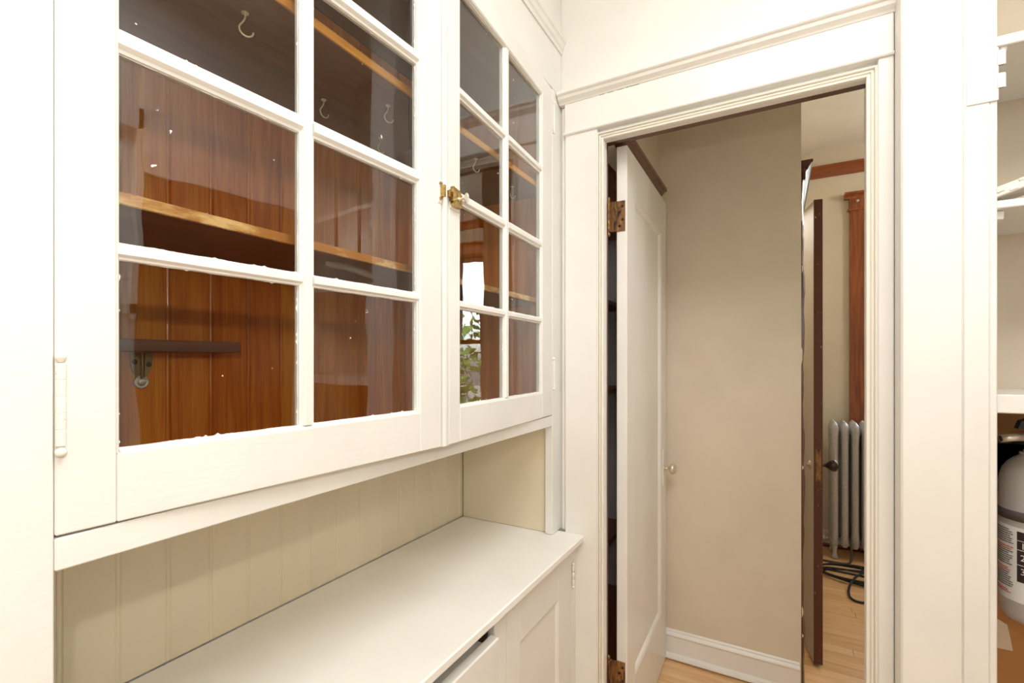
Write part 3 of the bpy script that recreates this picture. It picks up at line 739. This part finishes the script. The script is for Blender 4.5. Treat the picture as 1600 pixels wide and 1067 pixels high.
# panelled door
dd = bp('door_panel', 'cab', FX - .016, FX - .009, 1.05, 1.315, .19, .63)
bp('door_stile', 'cab', FX - .018, FX, .996, 1.062, .10, .737, dd); bp('door_stile', 'cab', FX - .018, FX, 1.306, 1.410, .10, .737, dd)
bp('door_rail', 'cab', FX - .018, FX, 1.0622, 1.3058, .623, .737, dd); bp('door_rail', 'cab', FX - .018, FX, 1.0622, 1.3058, .10, .20, dd)
TF = frame((FX, 0), (FX, 1))
b = BM(); bevel_frame(b, 1.062, 1.306, .20, .623, .008, -.0005, -.009, TF); obj('panel_moulding', b, 'cab', dd)
q = BM(); lathe(q, [(.003, -.032), (.0042, -.031), (.0042, -.012), (.0034, -.0115), (.0042, -.011), (.0042, .01), (.0034, .0105), (.0042, .011), (.0042, .031), (.003, .032)], 14, Matrix.Translation((FX + .004, 1.4115, .655)))
for e in (-1, 1): lathe(q, [(.002, 0), (.0045, .003), (.0048, .006), (.001, .0095)], 14, Matrix.Translation((FX + .004, 1.4115, .655 + e * .032)) @ Matrix.Scale(e, 4, (0, 0, 1)))
bx(q, FX, FX + .003, 1.414, 1.424, .628, .682)
obj('hinge', q, 'hingep', dd)
# drawer pulled out a little
dw = bp('drawer', 'cab', FX - .004, FX + .020, .40, .926, .545, .712, None, .003)
bp('drawer_box', 'trim', -.90, FX - .004, .42, .906, .56, .700, dw); 
q = BM(); lathe(q, [(.006, 0), (.006, .012), (.014, .02), (.015, .026), (.001, .03)], 16, Matrix.Translation((FX + .020, .665, .63)) @ Matrix.Rotation(math.radians(90), 4, 'Y')); obj('drawer_knob', q, 'knobw', dw)
bp('drawer', 'cab', FX - .004, FX + .004, .40, .926, .33, .535, None, .003); bp('drawer', 'cab', FX - .004, FX + .004, .40, .926, .11, .32, None, .003)

# ------------------------------------------------------------------ tall cupboard on the right of the doorway
tc = thing('tall_cupboard', 'tall open cream cupboard with shelves right of the doorway', 'cupboard', (.62, 1.55, 0))
KF = 1.375
cp = lambda name, mat, x0, x1, y0, y1, z0, z1, par=None, bev=.002: sobj(name, mat, (x0, y0, z0), (x1, y1, z1), par or tc, bev)
cp('corner_board', 'trim', .2457, .3525, KF, WF, 0, CE - .001, None, .004)
cp('face_board', 'trim', .3530, .3945, KF + .0025, 1.415, 0, CE - .001)
cp('door_stop', 'trim', .3947, .4069, KF + .004, 1.415, 0, CE - .001)
cp('side_panel', 'cup', .384, .4069, 1.4152, 1.71, 0, CE - .001); cp('back_panel', 'cup', .384, .999, 1.7102, 1.719, 1.21, CE - .001)
cp('back_panel', 'cupl', .384, .999, 1.7102, 1.719, 0, 1.209)
cp('face_board', 'trim', .955, .998, KF, 1.415, 0, CE - .001)
cp('shelf', 'trimh', .408, .998, 1.40, 1.71, 2.013, 2.0355); cp('shelf', 'trimh', .408, .998, 1.40, 1.71, 1.665, 1.682); cp('shelf', 'trimh', .408, .998, 1.40, 1.71, 1.240, 1.265)
cp('shelf_nosing', 'trimh', .408, .998, 1.392, 1.40, 1.226, 1.266); cp('shelf_cleat', 'trim', .408, .43, 1.42, 1.70, 1.645, 1.6645)
q = BM(); lathe(q, [(.005, -.007), (.008, -.006), (.009, 0), (.009, .001)], 14, Matrix.Translation((.424, 1.415, 2.012))); obj('shelf_peg', q, 'trim', tc)
q = BM(); bx(q, .357, .4075, KF - .0005, KF + .0022, 1.888, 2.0, .0008)
hg = obj('hinge', q, 'trim', tc)
q = BM()
for z0, z1 in ((1.961, 1.991), (1.913, 1.943)):
    pf = []
    for k in range(0, 13):
        a = math.radians(-90 + 22.5 * k); pf.append((.413 + .0066 * math.cos(a), KF + .0035 + .0066 * math.sin(a)))
    inner = [(.413 + .0036 * math.cos(math.radians(-90 + 22.5 * k)), KF + .0035 + .0036 * math.sin(math.radians(-90 + 22.5 * k))) for k in range(12, -1, -1)]
    prism(q, [(.405, KF - .0031)] + pf + inner + [(.405, KF - .0002)], 'z', z0, z1)
obj('hinge_knuckle', q, 'trim', hg)
# loose board lying askew on the middle shelf
b = BM(); nseg = 14
Tq = Matrix.Translation((.411, 1.404, 1.6895)) @ Matrix.Rotation(math.radians(-17), 4, 'Y') @ Matrix.Rotation(math.radians(-14), 4, 'Z')
bx(b, 0, .30, 0, .12, 0, .021, .002, Tq)
rr = random.Random(5)
for k in range(16):
    x = .005 + k * .018; bx(b, x, x + rr.uniform(.006, .016), -.0025, .003, rr.choice([0, .012]) + rr.uniform(0, .004), rr.choice([.008, .021]), .001, Tq)
lb = obj('loose_board', b, 'chipw', None, (.55, 1.45, 1.683)); tag(lb, 'loose chipped cream board tilted on the middle cupboard shelf', 'board')

# ------------------------------------------------------------------ fire extinguisher hung in the cupboard
EX, EY = .5245, 1.55; ER = .064; EB = .735
ex = thing('fire_extinguisher', 'silver fire extinguisher with black handle and printed label in the cupboard', 'fire extinguisher', (EX, EY, EB))
TE = Matrix.Translation((EX, EY, EB))
b = BM(); lathe(b, [(.045, .0), (.056, .003), (.062, .012), (ER, .024), (ER, .318), (.0625, .334), (.058, .350), (.050, .364), (.040, .375), (.030, .382), (.030, .384)], 48, TE); obj('cylinder', b, 'steel', ex)
b = BM(); lathe(b, [(ER, .236), (ER + .0012, .2365), (ER + .0012, .258), (ER, .2585)], 48, TE); obj('mounting_strap', b, 'band', ex)
b = BM(); lathe(b, [(.030, .3835), (.030, .389), (.024, .390), (.022, .396)], 28, TE); obj('neck_ring', b, 'nickel', ex)
b = BM(); lathe(b, [(.018, .395), (.018, .412), (.021, .413), (.021, .430), (.014, .434), (.014, .446)], 24, TE)
bx(b, -.016, .018, -.012, .012, .415, .446, .003, TE); obj('valve', b, 'nickel', ex)
b = BM(); tube(b, [TE @ Vector(p) for p in ((-.008, -.002, .425), (-.036, -.008, .424), (-.066, -.014, .420))], [.0085, .009, .0094], 16)
nz = obj('nozzle_tube', b, 'nickel', ex)
b = BM(); tube(b, [TE @ Vector(p) for p in ((-.0645, -.0138, .4202), (-.0668, -.0141, .4198))], [.0066, .0066], 16); obj('nozzle_bore', b, 'black', nz)
b = BM()
prism(b, [(-.036, .444), (-.030, .462), (-.008, .474), (.07, .486), (.072, .478), (.0, .462), (-.02, .444)], 'y', -.011, .011, TE); obj('carry_handle', b, 'black', ex)
b = BM(); prism(b, [(-.01, .446), (.0, .452), (.085, .444), (.085, .437), (.0, .440)], 'y', -.010, .010, TE); obj('squeeze_lever', b, 'black', ex)
b = BM(); prism(b, [(-.075, .35), (-.060, .408), (.06, .408), (.075, .35), (.075, .28), (-.075, .28)], 'y', .066, .070, TE); bx(b, -.06, .06, .066, .157, .30, .40, .002, TE); obj('wall_mount', b, 'black', ex)
def cyl_patch(bm, a0, a1, z0, z1, r, n=12):
    """curved patch; angle measured at the axis, 0 = towards the camera, positive to the right"""
    ph = math.atan2(-EY, -EX)
    V = []
    for k in range(n + 1):
        a = ph + math.radians(a0 + (a1 - a0) * k / n); V.append([bm.verts.new((EX + r_ * math.cos(a), EY + r_ * math.sin(a), EB + z)) for r_, z in ((r, z0), (r, z1), (r - .0006, z1), (r - .0006, z0))])
    for A, B in zip(V, V[1:]):
        for k in range(4): bm.faces.new((A[k], A[(k + 1) % 4], B[(k + 1) % 4], B[k]))
    bm.faces.new(V[0]); bm.faces.new(list(reversed(V[-1])))
b = BM(); cyl_patch(b, -86, 86, .052, .222, ER + .0004, 30); lbw = obj('label', b, 'label', ex)
b = BM(); cyl_patch(b, -29, 60, .100, .214, ER + .0008, 20); obj('label_panel', b, 'labelk', lbw)
b = BM()
for z in (.138, .172, .193): cyl_patch(b, -29, 60, z, z + .0012, ER + .0012, 20)
obj('panel_rule', b, 'label', lbw)
for mt, rows, nm in (('ink', [k for k in range(30) if k % 10 not in (8, 9)], 'fine_print'), ('inkr', [k for k in range(30) if k % 10 in (8, 9)], 'red_print')):
    b = BM()
    for k in rows:
        z = .212 - k * .0050
        if z < .060 or k % 10 == 7: continue
        a = -80
        end = -35 - rr.uniform(0, 10)
        while a < end:
            w_ = rr.uniform(2.5, 8); cyl_patch(b, a, min(a + w_, end), z, z + .0022, ER + .0010, 3); a += w_ + 1.1
    obj(nm, b, mt, lbw)['kind'] = 'stuff'
# the numbers 1. 2. 3. on the black panel
def bent_text(body, a0, z, size, name, mat):
    cu = bpy.data.curves.new('number_print', 'FONT'); cu.body = body; cu.size = size; cu.resolution_u = 3
    to = bpy.data.objects.new('number_print', cu); C.objects.link(to)
    me = bpy.data.meshes.new_from_object(to); bpy.data.objects.remove(to)
    q = BM(); q.from_mesh(me); bpy.data.meshes.remove(me)
    bmesh.ops.subdivide_edges(q, edges=[e for e in q.edges if e.calc_length() > .004], cuts=2)
    ph = math.atan2(-EY, -EX) + math.radians(a0); R = ER + .0012
    for v in q.verts:
        a = ph + v.co.x / R; v.co = Vector((EX + R * math.cos(a), EY + R * math.sin(a), EB + z + v.co.y))
    obj(name, q, mat, lbw)
for t_, z in (('1.', .176), ('2.', .149), ('3.', .118)):
    bent_text(t_, -24, z, .020, 'number_print', 'label')
b = BM(); prism(b, [(.402 + .006, .0), (.447, .0), (.440, .045), (.436, .066), (.420, .075), (.408, .074)], 'y', 1.7075, 1.7095, Matrix.Translation((.086, 0, .585)))
tag(obj('paper_tag', b, 'paper', None, (.50, 1.709, .585)), 'torn cream paper scrap on the cupboard back below the extinguisher', 'paper scrap')

# ------------------------------------------------------------------ radiator
RY = 3.86
rad = thing('radiator', 'silver painted cast iron radiator with pointed columns under the window', 'radiator', (.54, RY, 0))
def col(bm, x, y, zb, zt, r, dy):
    pr = [(.55, zb), (.8, zb + .012), (.95, zb + .03), (.88, zb + .05), (.86, zb + .30), (.86, zt - .15), (1.0, zt - .07), (1.0, zt - .045), (.72, zt - .022), (.34, zt - .007), (.06, zt)]
    lathe(bm, [(k * r, z) for k, z in pr], 14, Matrix.Translation((x, y, 0)) @ Matrix.Diagonal((1, dy, 1, 1)))
def section(foot):
    q = BM()
    for dy in (0, .075, .15): col(q, 0, dy, .085, .925, .0245, 1.15)
    bx(q, -.019, .019, .0, .15, .095, .15, .008); bx(q, -.019, .019, .0, .15, .825, .872, .008)
    for z in (.122, .85): tube(q, [(-.0285, .03, z), (.0285, .03, z)], .016, 12)
    if foot:
        for dy in (0, .15): lathe(q, [(.021, .004), (.022, .012), (.014, .03), (.0135, .06), (.019, .095)], 12, Matrix.Translation((0, dy, 0)))
    me = bpy.data.meshes.new('section'); bmesh.ops.recalc_face_normals(q, faces=q.faces); q.to_mesh(me); q.free(); me.materials.append(M['silver']); return me
mf, mp_ = section(True), section(False)
for k in range(11):
    o = bpy.data.objects.new('section', mf if k in (0, 10) else mp_); C.objects.link(o); o.parent = rad; o.location = (.337 + .0567 * k - .54, 0, 0)
b = BM(); tube(b, [(.31, RY + .03, .122), (.27, RY + .03, .122)], .014, 12); tube(b, [(.285, RY + .03, .122), (.262, RY + .03, .122)], .023, 12); tube(b, [(.25, RY + .03, .15), (.25, RY + .03, 0)], .013, 12); tube(b, smooth_path([(.27, RY + .03, .122), (.255, RY + .03, .124), (.25, RY + .03, .15)], 4), .014, 12)
obj('valve_pipe', b, 'silver', rad)

# coil of black cable on the floor
b = BM(); pts = []
for k in range(46):
    a = k / 46 * 2 * math.pi * 3.6; R1 = .20 + .02 * math.sin(a * .7) + .006 * k / 10
    pts.append((.47 + R1 * math.cos(a) * 1.1 + .03 * math.sin(a * .33), 3.56 + R1 * .5 * math.sin(a) + .02 * math.cos(a * .5), .006 + .009 * (k / 12) + .004 * math.sin(a * 2.2)))
pts += [(.62, 3.50, .03), (.52, 3.34, .008), (.42, 3.22, .007), (.36, 3.24, .007), (.36, 3.34, .02), (.40, 3.44, .05), (.45, 3.52, .06), (.45, 3.62, .05)]
tube(b, smooth_path(pts, 5), .0062, 8)
tag(obj('cable', b, 'cable', None, (.47, 3.56, 0)), 'loose coil of black cable on the wood floor before the radiator', 'cable')
b = BM(); tube(b, smooth_path([(.425, 3.82, .14), (.425, 3.80, .09), (.42, 3.785, .03), (.40, 3.775, .008), (.33, 3.765, .007), (.26, 3.77, .007), (.21, 3.78, .007)], 6), .007, 8)
tag(obj('power_cord', b, 'pipe', None, (.44, 3.7, 0)), 'grey hose curving from behind the radiator down to the floor', 'hose')

# ------------------------------------------------------------------ outside the windows
b = BM(); bx(b, -30, 40, -30, 60, -2.6, -2.5, 0); struct('ground', b, 'outground', 'greyed ground outside the windows')
def tree(x, y, h, r, label, seed):
    rn = random.Random(seed); t = thing('garden_tree', label, 'tree', (x, y, -2.5))
    q = BM(); tube(q, [(x, y, -2.5), (x + .1, y, -2.5 + h * .4), (x, y + .1, -2.5 + h * .8)], [.22, .15, .05], 10); obj('trunk', q, 'bark', t)
    q = BM()
    for k in range(700):
        v = Vector((rn.gauss(0, 1), rn.gauss(0, 1), rn.gauss(0, 1))).normalized() * r * rn.uniform(.55, 1.0); v.z *= 1.1
        c = Vector((x, y, -2.5 + h * .68)) + v; s_ = rn.uniform(.12, .28)
        R = Matrix.Translation(c) @ Matrix.Rotation(rn.uniform(0, 6.3), 4, Vector((rn.random(), rn.random(), rn.random())).normalized())
        P = [R @ Vector(p) for p in ((-s_, 0, 0), (0, -s_ * .5, .02), (s_, 0, 0), (0, s_ * .5, .02))]
        vv = [q.verts.new(p) for p in P]; q.faces.new(vv)
    obj('foliage', q, 'leaf', t)['kind'] = 'stuff'
tree(1.5, 12, 4.6, 2.0, 'bushy green tree outside behind the radiator window', 1)
tree(6.6, 15, 5.0, 2.2, 'broad green tree farther along outside the radiator window', 2)
tree(3.6, .9, 6.2, 1.6, 'green tree outside the small pantry window', 3)
